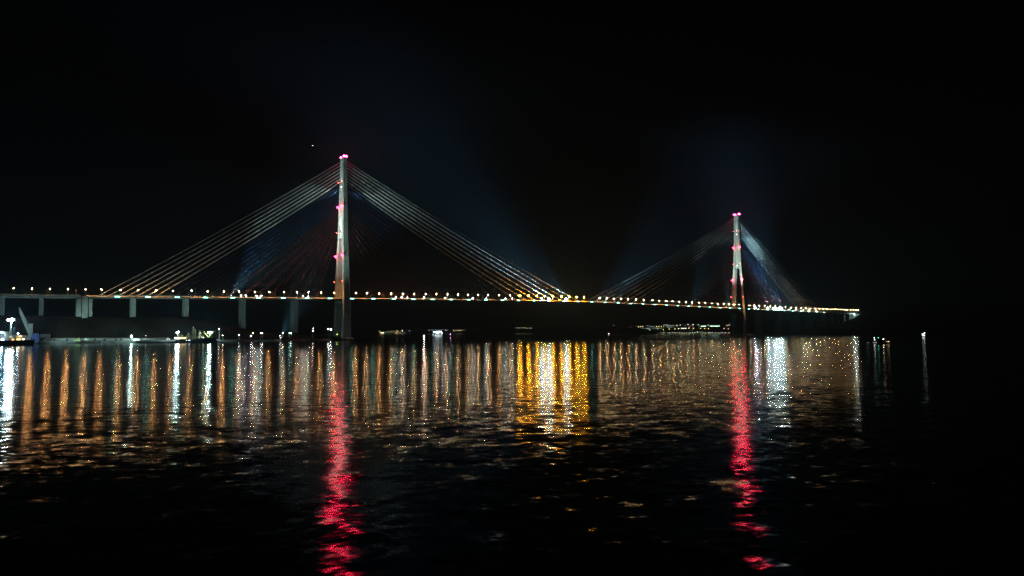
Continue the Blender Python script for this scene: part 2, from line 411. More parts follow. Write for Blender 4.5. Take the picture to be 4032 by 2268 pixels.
# ------------------------------------------------------------------ street lamps
def lamp_proto(name, lens, rad=.42):
    r = thing(name, '', 'street lamp', group='street lamps along the bridge')
    p = part('pole', MB().tube((0, 0, 0), (0, 0, 7.6), .2, .12, 6), M['lamp_metal'], r)
    part('arm', MB().tube((0, 0, 7.5), (0, .5, 8.3), .1, .09, 5).tube((0, .5, 8.3), (0, 1.5, 8.75), .09, .08, 5), M['lamp_metal'], r)
    h = part('lamp_head', MB().box(-.5, .5, -.55, 1.7, 9.06, 9.26), M['lamp_metal'], r)
    part('lens', MB().ball((0, 0, 8.5), rad), lens, h)
    return r
P_w = lamp_proto('street_lamp', M['lamp']); P_p = lamp_proto('street_lamp', M['lamp_pale']); P_a = lamp_proto('street_lamp', M['lamp_amber'], 1.4); P_d = lamp_proto('street_lamp', M['lamp_dim']); P_f = lamp_proto('street_lamp', M['lamp_far']); P_u = lamp_proto('street_lamp', M['unlit'])
P_u['group'] = 'unlit lamp posts on the far kerb'
LU = [-468.4, -447.8, -427.6, -406.5, -385.3, -365.6, -341.7, -319.1, -295.5, -272.4, -246.5, -223.2, -199.7, -176.4, -152.0, -129.1, -105.3, -83.8, -64.5, -43.0, -19.7,
      19.6, 40.4, 64.2, 87.3, 110.8, 134.1, 157.3, 180.5, 204.1, 227.1, 250.0, 273.4, 297.2, 323.4, 350.1, 373.6, 396.2, 417.9, 438.6, 460.4, 484.0, 505.1, 526.6, 547.7, 594.0, 614.6, 636.4, 658.5, 681.8, 705.5, 732.0, 760.9, 784.2, 807.8, 831.0, 855.5, 879.4, 902.8, 927.5, 950.7, 975.2, 999.2, 1023.4, 1044.0, 1063.7, 1084.8,
      1130.5, 1150.8, 1173.1, 1196.7, 1221.9, 1245.2, 1269.9, 1293.8, 1318.0, 1343.9, 1367.6, 1392.3, 1414.7, 1440.1, 1460.5, 1480.5, 1502.0, 1522.5, 1541.8, 1561.3, 1579.6, 1596.7, 1611.0, 1629.8, 1644.4, 1662.1, 1674.0]
left = [u for u in LU if u < 0]; mid = [u for u in LU if 0 < u < 1104]; right = [u for u in LU if u > 1104]
for i, u in enumerate(reversed(left)):
    again(P_w, (u, -13.05, dz(u)), f'warm white street lamp on the bridge, {nth(i + 1)} to the left of the near pylon')
for i, u in enumerate(mid):
    amber = 370 < u < 560; n = i + 1
    pr = P_a if amber else (P_p if (i % 5 in (1, 4)) else P_w)
    kind = 'big amber street lamp' if amber else ('pale street lamp' if pr is P_p else 'warm street lamp')
    if n <= 25: lb = f'{kind} on the bridge, {nth(n)} to the right of the near pylon'
    else: lb = f'{kind} on the bridge, {nth(len(mid) - i)} to the left of the far pylon'
    again(pr, (u, -13.05, dz(u)), lb)
for i, u in enumerate(right):
    pr = P_d if i in (12, 24) else (P_f if i > 12 else P_w)
    again(pr, (u, -13.05, dz(u)), f"{'dim yellow' if pr is P_d else 'warm'} street lamp on the bridge, {nth(i + 1)} to the right of the far pylon")
farrow = [-430, -395, -330, -305, -283, -260, -236, -212, -189, -165, -141, -117, -93, -70, -46, 34, 58, 81, 104]
P_u.rotation_euler = (0, 0, math.pi)
neg = [u for u in farrow if u < 0]
for i, u in enumerate(reversed(neg)): again(P_u, (u, 13.05, dz(u)), f'unlit lamp post on the far kerb, {nth(i + 1)} left of the near pylon')
for i, u in enumerate([u for u in farrow if u > 0]): again(P_u, (u, 13.05, dz(u)), f'unlit lamp post on the far kerb, {nth(i + 1)} right of the near pylon')

# ------------------------------------------------------------------ floodlights on the deck
def flood_proto(lens, r, h_=2.3):
    t = thing('floodlight', '', 'floodlight', group='floodlights on the bridge deck')
    b = part('bracket', MB().box(-.12, .12, -.12, .12, 0, h_ - .7).box(-.7, .7, -.16, .16, h_ - .85, h_ - .7), M['lamp_metal'], t)
    h = part('housing', MB().box(-.7, .7, r * .4, r * .4 + .8, h_ - .7, h_ + .7), M['lamp_metal'], t)
    part('lens', MB().ball((0, -.35, h_), r), lens, h)
    return t
F_s = flood_proto(M['flood_small'], .45); F_b = flood_proto(M['flood_white'], 1.7, 3.6); F_v = flood_proto(M['flood_violet'], 1.7, 3.6); F_d = flood_proto(M['flood_dim'], .4)
lf = [-173.1, -165.3, -149.1, -141.9, -73.4, -64.3]
lfo = []
for i, u in enumerate(reversed(lf)): lfo.append(again(F_s, (u, -11.6, dz(u)), f'small white floodlight on the deck, {nth(i + 1)} left of the near pylon'))
rf = [96.7, 108.9, 120.2, 154.2, 199.8, 261.8, 293.1, 339.6, 355.9]
for i, u in enumerate(rf): again(F_s, (u, -11.6, dz(u)), f'small white floodlight on the deck, {nth(i + 1)} right of the near pylon')
rr = [1309.4, 1346.4, 1380, 1409.5, 1445.9]
for i, u in enumerate(rr): again(F_s, (u, -11.6, dz(u)), f'small white floodlight right of the far pylon, {nth(i + 1)} beyond the dazzling cluster')
big = []
for i, u in enumerate((431.3, 450.3, 497.4)):
    o = again(F_b, (u, -11.6, dz(u)), f"dazzling white floodlight at midspan, {('leftmost', 'middle one', 'rightmost')[i]} of the three"); big.append(o)
o = again(F_v, (1156.3, -11.6, dz(1156)), 'violet-white dazzling floodlight just right of the far pylon')
clus = []
for i, u in enumerate((1212.7, 1238, 1248, 1262, 1276)):
    clus.append(again(F_b, (u, -11.6, dz(u)), f'dazzling white floodlight in the cluster right of the far pylon, {nth(i + 1)} from the left'))

# beams that light the stays and the pylons
CW = (.62, 1, .90); BL = (.10, .32, 1); RD = (1, .10, .05)
def beam_lamp(u, y, target, power, size, color, label, blend=.7):
    o = again(F_d, (u, y, dz(u)), label)
    spot(o, (u, y, dz(u) + 4.5), target, power, size, color, blend)
    return o
beam_lamp(-188, -11.6, (-64, -9, 225), 2.6e6, 58, CW, 'shielded stay floodlight on the near kerb, far left of the near pylon', 1)
beam_lamp(1036, -11.6, (1100, -2, 212), 2.0e6, 54, CW, 'pylon floodlight on the near kerb, just left of the far pylon', 1)
for o, tx, pw_ in ((lfo[5], -90, .8e6), (lfo[3], -80, .8e6), (lfo[1], -45, .5e6)):
    spot(o, (o.location.x, -11.9, o.location.z + 4.5), (tx, -10, 130), pw_, 34, (1, .95, .9), 1)
for o, u in zip(big, (431.3, 450.3, 497.4)):
    spot(o, (u, -11.9, dz(u) + 6.6), (u - 170, -9, 232), 2.7e6, 42, (.35, .82, 1), 1)
for i, u in enumerate((588, 612, 640)):
    beam_lamp(u, -11.6, (u + 175, -9, 232), 2.2e6, 42, (.35, .82, 1), f"shielded stay floodlight right of midspan, {('leftmost', 'middle one', 'rightmost')[i]} of three", 1)
beam_lamp(900, -11.6, (1030, -8, 232), 2.2e6, 56, CW, 'shielded stay floodlight on the near kerb, left of the far pylon', 1)
for o, u in list(zip(clus, (1212.7, 1238, 1248, 1262, 1276)))[::2]:
    spot(o, (u, -11.9, dz(u) + 6.6), (1165, -7, 240), 2.5e6, 44, (.45, .85, 1), 1)
# floodlights standing on the pylon crossbeams
def shelf(p, u0, z, power, size, tgt):
    h = part('floodlight', MB().box(-pu(z) / 2 - .2, -pu(z) / 2 + .9, -1.1, 1.1, z, z + .9), M['flood_dim'], p)
    l = spot(None, (0, 0, 0), (0, 0, 1), power, size, CW, .5, .8)
    l.parent = h; l.location = (-pu(z) / 2 + .2, 0, z + 1.0)
    d = Vector(tgt) - Vector(l.location); l.rotation_euler = d.to_track_quat('-Z', 'Y').to_euler()
def side_flood(p, sg, power, color):
    z = 258
    for sy in (-1,):
        x = sg * (pu(z) / 2 + .9); y = sy * (pw(z) / 2 - 1.2)
        h = part('floodlight', MB().box(min(x, x - sg * 1.4), max(x, x - sg * 1.4), y - .6, y + .6, z - .5, z + .4), M['lamp_metal'], p)
        l = spot(None, (0, 0, 0), (0, 0, 1), power, 44, color, 1, .6); l.parent = h; l.location = (x + sg * .8, y - .8, z + .6)
        d = Vector((sg * 150, y - 2, 232)) - Vector(l.location); l.rotation_euler = d.to_track_quat('-Z', 'Y').to_euler()
side_flood(near_pylon, -1, .5e6, CW); side_flood(near_pylon, 1, .45e6, CW); side_flood(far_pylon, -1, .35e6, CW); side_flood(far_pylon, 1, .5e6, (.5, .95, .95))
shelf(near_pylon, 0, 186.05, 330000, 40, (-2.6, 0, 225)); shelf(near_pylon, 0, 269.05, 60000, 32, (-1.9, 0, 300))
shelf(far_pylon, 1104, 269.05, 80000, 32, (-1.9, 0, 300)); shelf(far_pylon, 1104, 186.05, 5000, 34, (-2.6, 0, 225))

# ================================================================== LAND
def ground_obj(name, mb, m): return tag(part(name, mb, m, smooth_faces=True), kind='structure')
mb = MB(); us = [-1400, -1150, -950] + [-820 + 14 * i for i in range(63)] + [60]; vs_ = [-2 + 0] ; NV = 46
idx = []
for u in us:
    row = []
    f = front(u)
    for j in range(NV):
        t = j / (NV - 1); v = f + 2 + (t ** 1.7) * 760
        row.append(len(mb.v)); mb.v.append((u, v, land(u, v)))
    idx.append(row)
for i in range(len(us) - 1):
    for j in range(NV - 1): mb.f.append((idx[i][j], idx[i + 1][j], idx[i + 1][j + 1], idx[i][j + 1]))
ground_obj('headland', mb, M['soil'])
# quay: a walled edge that follows the waterline
mb = MB(); pts = [(-1400, -100)] + QF[:-2]
for (u0, v0), (u1, v1) in zip(pts[:-1], pts[1:]):
    h0, h1 = (4.2 if u < -200 else 3.0 if u < -60 else 2.4 for u in (u0, u1))
    mb.hexa([(u0, v0, -.6), (u1, v1, -.6), (u1, v1 + 24, -.6), (u0, v0 + 24, -.6), (u0, v0, h0), (u1, v1, h1), (u1, v1 + 24, h1), (u0, v0 + 24, h0)])
ground_obj('quay', mb, M['quay'])

def fbm(t, s=0): return math.sin(t * 1.7 + s) * .5 + math.sin(t * 4.1 + 1.3 * s) * .3 + math.sin(t * 9.7 + 2.1 * s) * .16 + math.sin(t * 23 + s) * .08
def ridge(name, prof, d_shore, d_top, d_back, m, rough=1.0, step=12, shorefn=None):
    mb = MB(); x0, x1 = prof[0][0], prof[-1][0]; n = int((x1 - x0) / step); rows = []
    for i in range(n + 1):
        x = lerp(x0, x1, i / n); yt = interp(x, [p[0] for p in prof], [p[1] for p in prof])
        ztop = max(.3, at(x, yt, d_top).z + fbm(x * .02, d_top) * rough)
        sh = shorefn(x) if shorefn else d_shore; row = []
        for j in range(10):
            t = j / 9
            if t < .7: q = t / .7; dep = lerp(sh, d_top, q); z = lerp(-1, ztop, q ** .75)
            else: q = (t - .7) / .3; dep = lerp(d_top, d_back, q); z = lerp(ztop, -1, q * q)
            z += fbm(x * .05 + dep * .01, 2) * rough * .4 * (1 if .1 < t < .95 else 0)
            p = ground(x, dep, z); row.append(len(mb.v)); mb.v.append(tuple(p))
        rows.append(row)
    for i in range(n):
        for j in range(9): mb.f.append((rows[i][j], rows[i + 1][j], rows[i + 1][j + 1], rows[i][j + 1]))
    return ground_obj(name, mb, m)
# low far coasts
ridge('far_coast', [(800, 1304), (1000, 1301), (1450, 1299), (1700, 1297), (2000, 1289), (2150, 1288), (2290, 1287), (2420, 1283), (2600, 1286), (2800, 1290)], 4100, 4700, 5200, M['far_soil'], 2)
ridge('far_hill', [(2395, 1312), (2440, 1292), (2500, 1287), (2560, 1299), (2600, 1311)], 2700, 2850, 3000, M['far_soil'], .8)
ridge('campus_hill', [(2470, 1300), (2500, 1286), (2600, 1282), (2700, 1279), (2800, 1279), (2870, 1277), (2930, 1266), (2990, 1259), (3080, 1257), (3160, 1256), (3260, 1262)], 2990, 3500, 3900, M['far_soil'], 1.5)
# the wooded hill the bridge runs into
def rshore(x): return interp(x, [3040, 3100, 3300, 3420, 3600, 4100], [1960, 1900, 1760, 1690, 1560, 1320])
ridge('wooded_hill', [(3060, 1312), (3110, 1304), (3150, 1294), (3205, 1281), (3260, 1272), (3300, 1264), (3345, 1256), (3368, 1247), (3392, 1230), (3420, 1218), (3450, 1209), (3500, 1203), (3560, 1198), (3640, 1193), (3760, 1190), (3900, 1188), (4100, 1186), (4400, 1190)], 1800, 2235, 2900, M['wood'], 3.6, 9, rshore)

# ================================================================== LEFT SHORE
RZ = -YAW
def frame(name, px, dep, label, cat, z=0.0, group=None):
    return thing(name, label, cat, ground(px, dep, z), RZ, group)
def kit(px0, ywl, dep):                     # photo pixels -> local metres for a thing standing at that distance
    k = dep / FPX
    return (lambda x: (x - px0) * k), (lambda y: (ywl - y) * k)
def lattice(mb, a, b, w0, w1, n, t, side=Vector((1, 0, 0)), dpt=Vector((0, 1, 0))):
    a = Vector(a); b = Vector(b); prev = None
    for i in range(n + 1):
        q = a.lerp(b, i / n); w = lerp(w0, w1, i / n) / 2
        c = [q + side * sx * w + dpt * sy * w for sx, sy in ((-1, -1), (1, -1), (1, 1), (-1, 1))]
        for j in range(4): mb.beam(c[j], c[(j + 1) % 4], t * .7)
        if prev:
            for j in range(4):
                mb.beam(prev[j], c[j], t); mb.beam(prev[j], c[(j + 1) % 4], t * .7)
        prev = c
    return mb
def hull_mesh(x0, x1, beam, z_bow, z_mid, z_stern, bow_right=True, keel=-.6):
    rings = []; n = 14
    for i in range(n + 1):
        t = i / n; x = lerp(x0, x1, t); q = t if bow_right else 1 - t      # q = 1 at bow
        wd = beam / 2 * (1 - max(0, (q - .72) / .28) ** 2.2 * .96) * (1 - max(0, (.1 - q) / .1) ** 2 * .25)
        zt = lerp(z_stern, z_mid, smooth(q / .4)) if q < .5 else lerp(z_mid, z_bow, smooth((q - .55) / .45))
        wl = wd * (.9 if q < .7 else lerp(.9, .55, (q - .7) / .3))
        xs = 1 if bow_right else -1
        rings.append([(x - xs * (2.2 * (q > .9)), -wl, keel), (x, -wd, zt), (x, wd, zt), (x - xs * (2.2 * (q > .9)), wl, keel)])
    return MB().loft(rings)

GL = {}
def lit(name, color, L, sample=False):
    k = (color, L, sample)
    if k not in GL: GL[k] = glow(name, color, L, sample)
    return GL[k]
YEL = (1, .72, .22); ORG = (1, .42, .08); PALE = (.95, 1, .85); CYW = (.75, .95, 1); GRN = (.45, 1, .5); LIME = (.75, 1, .15); BLW = (.45, .6, 1); PINK = (1, .45, .5)

# ---- work ship at the left edge
D1 = 852; X, Z = kit(20, 1360, 841)
s1 = frame('work_ship', 20, D1, 'dark hulled work ship at the left edge with lit cabins and a dazzling mast lamp', 'ship')
part('hull', hull_mesh(X(-190), X(142), 15, 6.4, 5.8, 6.2, True), M['hull'], s1)
sh = part('superstructure', MB().box(X(-75), X(31), -5, 5, 5.6, Z(1322)).box(X(-70), X(27), -4.5, 4.5, Z(1322), Z(1308)).box(X(-40), X(28), -4.8, 4.8, Z(1308), Z(1306.5)), M['ship_white'], s1)
mb = MB()
for k in range(-60, 26, 10): mb.box(X(k), X(k + 4), -4.62, -4.45, Z(1319), Z(1313))
part('window', mb, M['glass'], sh)
part('funnel', MB().loft([[(X(61) + a * math.cos(t * math.pi / 6) * s_, 1.5 + 2.4 * math.sin(t * math.pi / 6) * s_, z) for t in range(12)] for a, s_, z in ((3.2, 1.05, 5.6), (3.1, 1, Z(1295)), (2.9, .95, Z(1289)))]), M['black'], s1)
dh = part('deckhouse', MB().box(X(46), X(112), -4, 4, 5.6, Z(1331)).box(X(58), X(99), -3.4, 3.4, Z(1331), Z(1320.5)), M['ship_white'], s1)
for x0, x1, y0, y1, c, L in ((57, 67, 1334, 1340, ORG, 2.6), (77, 92, 1333.5, 1340, YEL, 3.2), (98, 108, 1333, 1339, (1, .9, .8), 3.2), (83, 96, 1322, 1327.5, ORG, 2.8), (75, 80, 1323, 1330, YEL, .7), (60, 69, 1324, 1328, (.8, .9, .6), .18)):
    yy = -4.12 if y0 > 1331 else -3.52
    part('lit_window', MB().box(X(x0), X(x1), yy, yy + .2, Z(y1), Z(y0)), lit('lit_window', c, L), dh)
part('lit_cabin', MB().box(X(46.5), X(57), -4.3, -2.2, Z(1330.8), Z(1322)), lit('lit_cabin_wall', (.8, .95, .75), .55), dh)
mm = part('light_mast', lattice(MB(), (X(43), 0, 5.6), (X(43), 0, Z(1264)), 1.5, 1.1, 14, .2), M['crane_paint'], s1)
part('lamp_rack', MB().box(X(28), X(62), -.3, .3, Z(1262.6), Z(1262)).box(X(28), X(62), -.3, .3, Z(1256), Z(1255.4)), M['lamp_metal'], mm)
for x, y in ((31, 1260), (38, 1259), (45, 1257), (52, 1258.5), (45, 1262.5)):
    part('floodlight', MB().ball((X(x), -.9, Z(y)), 1.0), lens_mat('mast_flood_lens', (.55, .95, 1), 2200, 1.0), mm)
spot(mm, (0, 0, 0), (0, 0, 1), 4.2e5, 50, (.6, 1, .95), .6, .5)  # extra beam added at the lamp rack to brighten the crane
_l = mm.children[-1] if mm.children[-1].type == 'LIGHT' else [k for k in mm.children if k.type == 'LIGHT'][0]
_l.location = (X(60), .6, Z(1257)); _l.rotation_euler = Vector((X(100) - X(60), 64, Z(1285) - Z(1257))).to_track_quat('-Z', 'Y').to_euler()
for x, y, r in ((6.5, 1306, .9), (20, 1307.5, .9), (86, 1313.5, .9), (24, 1338, 1.0)):
    b_ = part('deck_lamp', MB().ball((X(x), -5.9, Z(y)), r, 1, .6, .8), lens_mat('deck_lamp_lens', (.45, .72, 1), 220, r), s1)
    part('lamp_post', MB().tube((X(x), -5.6, 5.6), (X(x), -5.6, Z(y) - .3), .12), M['lamp_metal'], s1)
part('deck_lamp', MB().ball((X(1), -6.2, Z(1338.5)), .8), lens_mat('yellow_deck_lens', (1, .8, .1), 200, .8), s1)

# ---- crane on the quay behind the ship
DC = 916; X, Z = kit(120, 1357, DC)
cr_ = frame('luffing_crane', 120, DC, 'pale lattice crane on the quay behind the work ship, boom raised to the left', 'crane')
lat = lambda a, b, w0, w1, n, t: lattice(MB(), a, b, w0, w1, n, t)
part('portal', MB().beam((X(113), -2, Z(1343)), (X(117), -1, Z(1312)), .8).beam((X(125), -2, Z(1343)), (X(122), -1, Z(1312)), .8).beam((X(113), 2, Z(1343)), (X(117), 1, Z(1312)), .8).beam((X(125), 2, Z(1343)), (X(122), 1, Z(1312)), .8).box(X(114), X(126), -2, 2, Z(1314), Z(1311)), M['crane_paint'], cr_)
tw = part('tower', lat((X(120.5), 0, Z(1312)), (X(120.5), 0, Z(1280)), 2.9, 2.7, 7, .42), M['crane_paint'], cr_)
part('head_frame', MB().box(X(115), X(117), -1.4, 1.4, Z(1280), Z(1276)).box(X(124.5), X(126.5), -1.4, 1.4, Z(1280), Z(1276)).box(X(115), X(126.5), -1.4, 1.4, Z(1281), Z(1280)), M['crane_paint'], tw)
part('boom', lattice(MB(), (X(115), 0, Z(1308)), (X(80), 0, Z(1233)), 2.6, 2.2, 22, .42, Vector((.86, 0, .5))), M['crane_paint'], cr_)
part('boom_head', lattice(MB(), (X(80), 0, Z(1233)), (X(74), 0, Z(1216)), 1.9, .9, 5, .3, Vector((.86, 0, .5))).ball((X(73), 0, Z(1215)), .9), M['crane_paint'], cr_)
part('machine_house', MB().box(X(106.5), X(113), -1.6, 1.6, Z(1298), Z(1291)), M['crane_paint'], cr_)
part('cab', MB().box(X(119), X(126), -1.9, 1.9, Z(1341), Z(1329)), M['blue_paint'], cr_)
part('luffing_rope', MB().tube((X(116), 0, Z(1277)), (X(82), 0, Z(1236)), .09, .09, 4), M['rail'], cr_)

# ---- blue frame and grey building beside it
DB = 918; X, Z = kit(141, 1357, DB)
bf = frame('steel_frame', 141, DB, 'blue braced steel frame on the quay between the crane and the grey building', 'steel frame')
mb = MB()
for x in (131, 141, 151.5): mb.beam((X(x), 0, Z(1344 if x < 140 else 1350)), (X(x), 0, Z(1316)), .9)
for y in (1316, 1328, 1340): mb.beam((X(130.5), 0, Z(y)), (X(152), 0, Z(y)), .9)
mb.beam((X(141), 0, Z(1350)), (X(151.5), 0, Z(1340)), .8)
part('post_and_beam', mb, M['blue_paint'], bf)
mb = MB()
for x0, x1 in ((131, 141), (141, 151.5)):
    for y0, y1 in ((1316, 1328), (1328, 1340)):
        mb.add([(X(x0), .25, Z(y1)), (X(x0), .25, Z(y0)), (X(x1), .25, Z(y0)), (X(x0), .5, Z(y1)), (X(x0), .5, Z(y0)), (X(x1), .5, Z(y0))], [(0, 1, 2), (5, 4, 3), (0, 3, 4, 1), (1, 4, 5, 2), (2, 5, 3, 0)])
part('gusset_panel', mb, M['blue_paint'], bf)
DB = 940; X, Z = kit(168, 1355, DB)
gb = frame('quay_building', 168, DB, 'grey block building with a sloping roof on the quay right of the blue frame', 'building')
part('wall', MB().box(X(153.5), X(182), 0, 9, 3, Z(1322)), M['shed'], gb)
part('roof', MB().add([(X(153), -.4, Z(1322)), (X(182.6), -.4, Z(1322)), (X(182.6), 9.4, Z(1322)), (X(153), 9.4, Z(1322)), (X(163), -.4, Z(1316)), (X(182.6), -.4, Z(1315.5)), (X(182.6), 9.4, Z(1315.5)), (X(163), 9.4, Z(1316))], [(0, 3, 2, 1), (4, 5, 6, 7), (0, 1, 5, 4), (1, 2, 6, 5), (2, 3, 7, 6), (3, 0, 4, 7)]), M['shed'], gb)
part('doorway', MB().box(X(160), X(166), -.12, .1, 3, Z(1335)), M['glass'], gb)
part('annexe', MB().box(X(179), X(184.5), -2.5, -.1, 3, Z(1339)), M['ship_white'], gb)
# ---- long low shed behind the quay road
u_pts = [(190, 951), (300, 961), (420, 972), (520, 980), (655, 987)]
shed = thing('long_shed', 'long low grey shed running along the quay under the viaduct', 'shed')
mb = MB(); rb = MB()
for (xa, da), (xb, db) in zip(u_pts[:-1], u_pts[1:]):
    p, q = ground(xa, da), ground(xb, db); n = Vector((fw.x, fw.y, 0)) * 7
    z1a, z1b = at(xa, 1333.5, da).z, at(xb, 1332.5, db).z
    mb.hexa([(p.x, p.y, 3), (q.x, q.y, 3), (q.x + n.x, q.y + n.y, 3), (p.x + n.x, p.y + n.y, 3), (p.x, p.y, z1a), (q.x, q.y, z1b), (q.x + n.x, q.y + n.y, z1b), (p.x + n.x, p.y + n.y, z1a)])
    e = -n * .06
    rb.hexa([(p.x + e.x, p.y + e.y, z1a + .01), (q.x + e.x, q.y + e.y, z1b + .01), (q.x + n.x, q.y + n.y, z1b + .01), (p.x + n.x, p.y + n.y, z1a + .01), (p.x + e.x, p.y + e.y, z1a + .35), (q.x + e.x, q.y + e.y, z1b + .35), (q.x + n.x, q.y + n.y, z1b + .9), (p.x + n.x, p.y + n.y, z1a + .9)])
part('wall', mb, M['shed'], shed); part('roof', rb, M['roof'], shed)
db_ = MB()
for x in (213, 262, 330, 372, 410, 455, 476):
    p = ground(x, interp(x, [a[0] for a in u_pts], [a[1] for a in u_pts]) - .15); r_ = rt * 2.2
    db_.hexa([tuple(p - r_ + up * 3), tuple(p + r_ + up * 3), tuple(p + r_ + fw * .2 + up * 3), tuple(p - r_ + fw * .2 + up * 3), tuple(p - r_ + up * 6.2), tuple(p + r_ + up * 6.2), tuple(p + r_ + fw * .2 + up * 6.2), tuple(p - r_ + fw * .2 + up * 6.2)])
part('door', db_, M['glass'], shed)
# ---- cargo on the quay
D = 950; X, Z = kit(306, 1353, D)
t = frame('cargo_heap', 306, D, 'pale green covered heap on the quay edge in front of the long shed', 'cargo heap')
mb = MB(); rings = []
for i, (hx, sx) in enumerate(((293, .5), (298, 2.2), (304, 2.6), (309, 4.2), (314, 5), (318, 3.4), (321, .6))): rings.append([(X(hx), -2, 3.2), (X(hx), -1.4, 3.6 + sx * .7), (X(hx), 0, 3.4 + sx), (X(hx), 1.5, 3.5 + sx * .6), (X(hx), 2, 3.2)])
part('cover', mb.loft(rings), M['green_cover'], t); part('pallet', MB().box(X(292), X(322), -2.3, 2.3, 3.0, 3.4), M['roof'], t)
D = 952; X, Z = kit(342, 1353, D)
t = frame('small_boat', 342, D, 'small pale boat hauled out on the quay right of the green heap', 'boat', 3.9)
part('hull', hull_mesh(X(333), X(352), 2.6, 3.2, 2.2, 2.2, True, .5), M['ship_white'], t); part('cradle', MB().box(X(336), X(338), -1.2, 1.2, -.6, .6).box(X(345), X(347), -1.2, 1.2, -.6, .6), M['roof'], t); part('cabin', MB().box(X(336), X(341), -.9, .9, 2.2, 3.6), M['ship_white'], t)
def mast_light(px, pyl, ywl, dep, zg, label, color, I, r, sample=True, name='floodlight_mast', group=None, cat='floodlight'):
    X, Z = kit(px, ywl, dep); zt = at(px, pyl, dep).z
    t = frame(name, px, dep, label, cat, zg, group)
    part('pole', MB().tube((0, 0, -.5), (0, 0, zt - zg + r * .3), .16, .11, 6), M['lamp_metal'], t)
    h = part('lamp_head', MB().box(-r * .9, r * .9, -.1, .9, zt - zg + r * .6, zt - zg + r * .8), M['lamp_metal'], t)
    part('lens', MB().ball((0, -.4, zt - zg), r), lens_mat('lens', color, I, r, sample), h)
    return t
mast_light(519, 1324, 1351, 962, 4, 'blinding white floodlight on a pole at the quay between the two ships', (.62, 1, .92), 3600, 1.1)
D = 970; X, Z = kit(543, 1351, D)
t = frame('kiosk', 543, D, 'brightly lit white kiosk just right of the blinding quay floodlight', 'kiosk', 0)
part('wall', MB().box(X(528), X(551), -1.2, 2, 4, Z(1334)), M['kiosk'], t); part('roof', MB().box(X(527), X(558), -1.6, 2.4, Z(1334) + .01, Z(1333)), M['roof'], t); part('side_wall', MB().box(X(551), X(558), -1.0, 1.8, 4, Z(1334)), M['shed'], t)
mast_light(575, 1322, 1351, 968, 4, 'thin pole with a faint white lamp right of the kiosk', (.9, .95, 1), 3, .3, False, 'lamp_post', cat='lamp')

# ---- moored ship with raised derricks
D2 = 992; X, Z = kit(757, 1349.5, 985)
s2 = frame('moored_ship', 757, D2, 'moored dark blue ship with yellow raised derricks and two blinding deck floodlights', 'ship')
part('hull', hull_mesh(X(667), X(851), 12, 7.6, 5.0, 4.9, True), M['hull'], s2)
wh = part('wheelhouse', MB().box(X(694), X(736), -3.6, 3.6, 4.6, Z(1327)).box(X(702), X(718), -3.0, 3.0, Z(1327), Z(1320)).box(X(705), X(714), -2.2, 2.2, Z(1320), Z(1316)), M['ship_buff'], s2)
for x0, x1, c, L in ((692.5, 698.5, (1, .95, 1), 5), (701, 708, (1, .95, 1), 6), (708.5, 715, (1, .95, 1), 6), (717, 728, YEL, 2.4), (729, 737, (1, .8, .5), 2.2)):
    part('lit_window', MB().box(X(x0), X(x1), -3.9, -3.65, Z(1334), Z(1328)), lit('ship_deck_glow', c, L), wh)  # white deck lights; the warm panels are lamplit deck put in as glow
for x in (743, 752, 756): part('porthole', MB().ball((X(x), -6.05, Z(1339.5)), .75, 1, .3, .8), lit('porthole', (.8, 1, .98), 3), s2)
for x, y, label in ((700.5, 1308.5, 0), (826.5, 1308.5, 1)):
    m_ = part('light_mast', MB().tube((X(x), 0, 4.5), (X(x), 0, Z(y) + 1), .28, .18), M['lamp_metal'], s2)
    for k in (-1, 1): part('floodlight', MB().ball((X(x) + k * 1.1, -.9, Z(y) + .3 * k), 1.0), lens_mat('deck_flood_lens', (.62, 1, .95), 2600, 1.0), m_)
for a, b in (((825, 1329), (799, 1307)), ((823, 1328), (806, 1306)), ((825, 1329), (853, 1302.5)), ((827, 1328), (846, 1303))):
    part('derrick_boom', MB().tube((X(a[0]), -1.5, Z(a[1])), (X(b[0]), -2.6, Z(b[1])), .75, .5), M['boom_yellow'], s2)
part('foredeck_house', MB().box(X(818), X(842), -3, 3, 6, Z(1328)), M['ship_buff'], s2)
for x, y, w_ in ((760, 1287, .5), (768, 1297, .4), (785, 1301, .45), (742, 1310, .35)):
    m_ = part('mast', lattice(MB(), (X(x), 1, 5), (X(x), 1, Z(y)), 1.5, .7, 6, .2), M['ship_buff'], s2)
    part('yard', MB().tube((X(x) - 2.4, 1, lerp(5, Z(y), .62)), (X(x) + 2.4, 1, lerp(5, Z(y), .7)), .14).tube((X(x) - 3.5, 1, 6), (X(x), 1, Z(y)), .07, .07, 4).tube((X(x) + 4, 1, 6), (X(x), 1, Z(y)), .07, .07, 4), M['ship_buff'], m_)
mb = MB(); random.seed(3)
for k in range(16):
    x = random.uniform(738, 764); y = random.uniform(1318, 1331); mb.beam((X(x), -3, Z(1334)), (X(x) + random.uniform(-2.5, 3.5), -2.2, Z(y)), .3)
for k in range(12):
    x = random.uniform(783, 812); y = random.uniform(1312, 1330); mb.beam((X(x), -3, Z(1332)), (X(x) + random.uniform(-3.5, 1.5), -2.2, Z(y)), .28)
part('winch_gear', mb, M['ship_buff'], s2)
part('stern_ramp', MB().box(X(657), X(669), -2.5, 2.5, Z(1343), Z(1335)), lit('stern_glow', (1, .62, .22), 1.1), s2)  # lamplight on the ramp is put in as its own glow
part('deck_lamp', MB().ball((X(674), -4.5, Z(1335)), .5), lit('deck_glow', (.9, 1, 1), 5), s2); part('deck_lamp', MB().ball((X(807), -4.5, Z(1329)), .8), lit('deck_glow', (.85, 1, .8), 4), s2)

